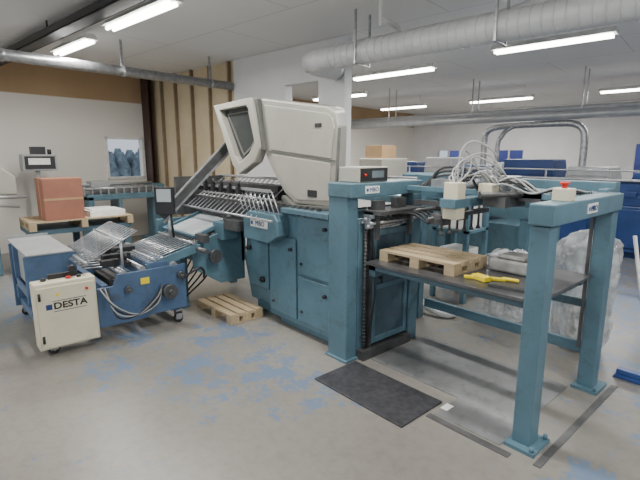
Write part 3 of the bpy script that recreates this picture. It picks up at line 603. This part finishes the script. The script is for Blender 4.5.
thing('cardboard_box','plain brown cardboard carton on top of the conveyor cover','box',(-4.92,5.7,1.6),b=B().box(-5.1,-4.75,5.5,5.85,1.601,1.80).box(-5.1,-4.75,5.66,5.69,1.80,1.804),m=CARD,bev=.004)
lc=thing('machine_cabinet','dark blue machine cabinet with grey top unit','machine',(-.3,6.4,0))
part(lc,'body',B().box(-1.2,1.2,6.1,7.0,.08,.80).box(-1.1,1.1,6.2,6.9,0,.08),NAVY,bev=.02)
part(lc,'work_top',B().box(-1.3,1.3,6.0,7.05,.80,.86),BRIGHTB,bev=.01)
part(lc,'upper_unit',B().box(-1.0,-.3,6.3,6.9,.86,1.12),GREY,bev=.02)
part(lc,'upper_unit',B().box(.2,1.0,6.3,6.9,.86,1.2),GREY,bev=.02)
b=B()
for i in range(7): b.cyl((-1.1+i*.25,6.25,.86),(-1.1+i*.25,6.25,1.1),.014)
b.cyl((-1.2,6.25,1.1),(.6,6.25,1.1),.016); part(lc,'guard_rail',b,CHROME)
sp=thing('rolling_stand','teal steel rack stand with white panels behind the feeder','rack',(-2.75,4.6,0))
b=B()
for x in (-3.0,-2.6): b.box(x,x+.05,4.4,4.45,0,1.2).box(x,x+.05,4.8,4.85,0,1.2)
b.box(-3.0,-2.55,4.4,4.85,.3,.33).box(-3.0,-2.55,4.4,4.85,.8,.83).box(-3.0,-2.55,4.4,4.85,1.18,1.21)
part(sp,'frame',b,BLUE); part(sp,'panel',B().box(-2.9,-2.6,4.46,4.79,.83,1.15),WHITE,bev=.01); part(sp,'panel',B().box(-2.94,-2.62,4.46,4.79,.33,.6),WHITE,bev=.01)
# ---------------------------------------------------------------- left rear
lm=thing('delivery_table','teal delivery table with steel rails by the wall','machine',(-8.6,2.8,0))
b=B().box(-8.75,-8.45,3.25,3.5,.1,1.12).box(-8.85,-8.4,3.15,3.55,0,.1).box(-8.8,-8.3,2.1,2.2,0,.95).box(-8.8,-8.3,2.1,3.3,.88,.98).box(-8.8,-8.3,2.6,2.66,0,.9)
part(lm,'frame',b,BLUE,bev=.01)
b=B().cyl((-8.35,2.0,1.08),(-8.35,3.3,1.08),.025).cyl((-8.55,2.0,1.14),(-8.55,3.3,1.14),.025).cyl((-8.75,2.0,1.08),(-8.75,3.3,1.08),.025)
for i in range(10): b.box(-8.8,-8.32,2.05+.13*i,2.07+.13*i,.98,1.10)
part(lm,'rail',b,CHROME)
part(lm,'cover',B().box(-8.7,-8.4,2.2,2.5,1.1,1.2),GREY,bev=.01)
tbm=thing('lift_stand','blue steel stand carrying a loaded pallet','stand',(-7.2,1.65,0))
b=B()
for x in (-7.55,-6.95):
    for y in (1.05,1.65,2.2): b.box(x,x+.08,y,y+.08,0,.6)
b.box(-7.6,-6.85,1.0,2.3,.6,.66).box(-7.6,-6.85,1.05,2.28,.2,.25)
part(tbm,'frame',b,BLUED)
pallet('pallet','wooden pallet with cartons resting on a blue steel stand',-7.6,-6.82,1.0,2.32,.661,.12,'y',5)
cx=thing('cardboard_box','large reddish brown cardboard carton on the pallet','box',(-7.1,1.45,.782),b=B().box(-7.35,-6.86,1.20,1.68,.782,1.34),m=CARDR,bev=.005)
part(cx,'packing_tape',B().box(-7.12,-7.08,1.198,1.682,.79,1.342).box(-6.859,-6.857,1.20,1.68,1.05,1.08),CARD)
thing('paper_stack','stack of white paper sheets lying on the pallet','paper',(-7.1,1.95,.782),b=B().box(-7.4,-6.9,1.76,2.24,.782,.86).box(-7.35,-6.92,1.79,2.14,.86,.88),m=PAPER)
lc2=thing('old_folder','teal cabinet machine with grey hood near the wall','machine',(-7.9,.5,0))
part(lc2,'body',B().box(-8.3,-7.5,.1,.72,0,1.05).box(-7.5,-7.44,.55,.72,0,1.2),BLUE,bev=.01)
part(lc2,'hood',B().prism([(.2,1.1),(.25,1.5),(.75,1.6),(1.02,1.35),(1.02,1.1)],'x',-8.3,-7.6),HOOD,bev=.02)
part(lc2,'guard_rail',B().cyl((-7.55,.1,1.08),(-7.4,1.1,1.08),.02).cyl((-7.55,.1,1.04),(-7.4,1.0,.95),.02),CHROME)
mo=thing('counter_box','dark framed control display with white face on a post','control box',(-8.5,1.45,0))
part(mo,'post',B().box(-8.53,-8.47,1.42,1.48,0,1.40).box(-8.65,-8.35,1.32,1.58,0,.03),GREY)
part(mo,'housing',B().box(-8.7,-8.4,1.24,1.72,1.40,1.66),GREY,bev=.012)
part(mo,'display',B().box(-8.4,-8.394,1.27,1.69,1.43,1.63),BLACK)
part(mo,'display_face',B().box(-8.394,-8.39,1.32,1.62,1.50,1.60),PAPER)
part(mo,'beacon',B().box(-8.6,-8.45,1.38,1.58,1.66,1.78).cyl((-8.5,1.64,1.66),(-8.5,1.64,1.74),.03),BLACK)
# ---------------------------------------------------------------- camera & world
w=bpy.data.worlds.new('World'); bpy.context.scene.world=w; w.use_nodes=True
w.node_tree.nodes['Background'].inputs[0].default_value=(.78,.87,1,1); w.node_tree.nodes['Background'].inputs[1].default_value=.9
cam=bpy.data.cameras.new('camera'); co=bpy.data.objects.new('camera',cam); C.objects.link(co)
cam.sensor_width=36; cam.lens=25.3; co.location=(0,0,1.65); co.rotation_euler=(RAD(90-10.7),0,RAD(48.5))
bpy.context.scene.camera=co
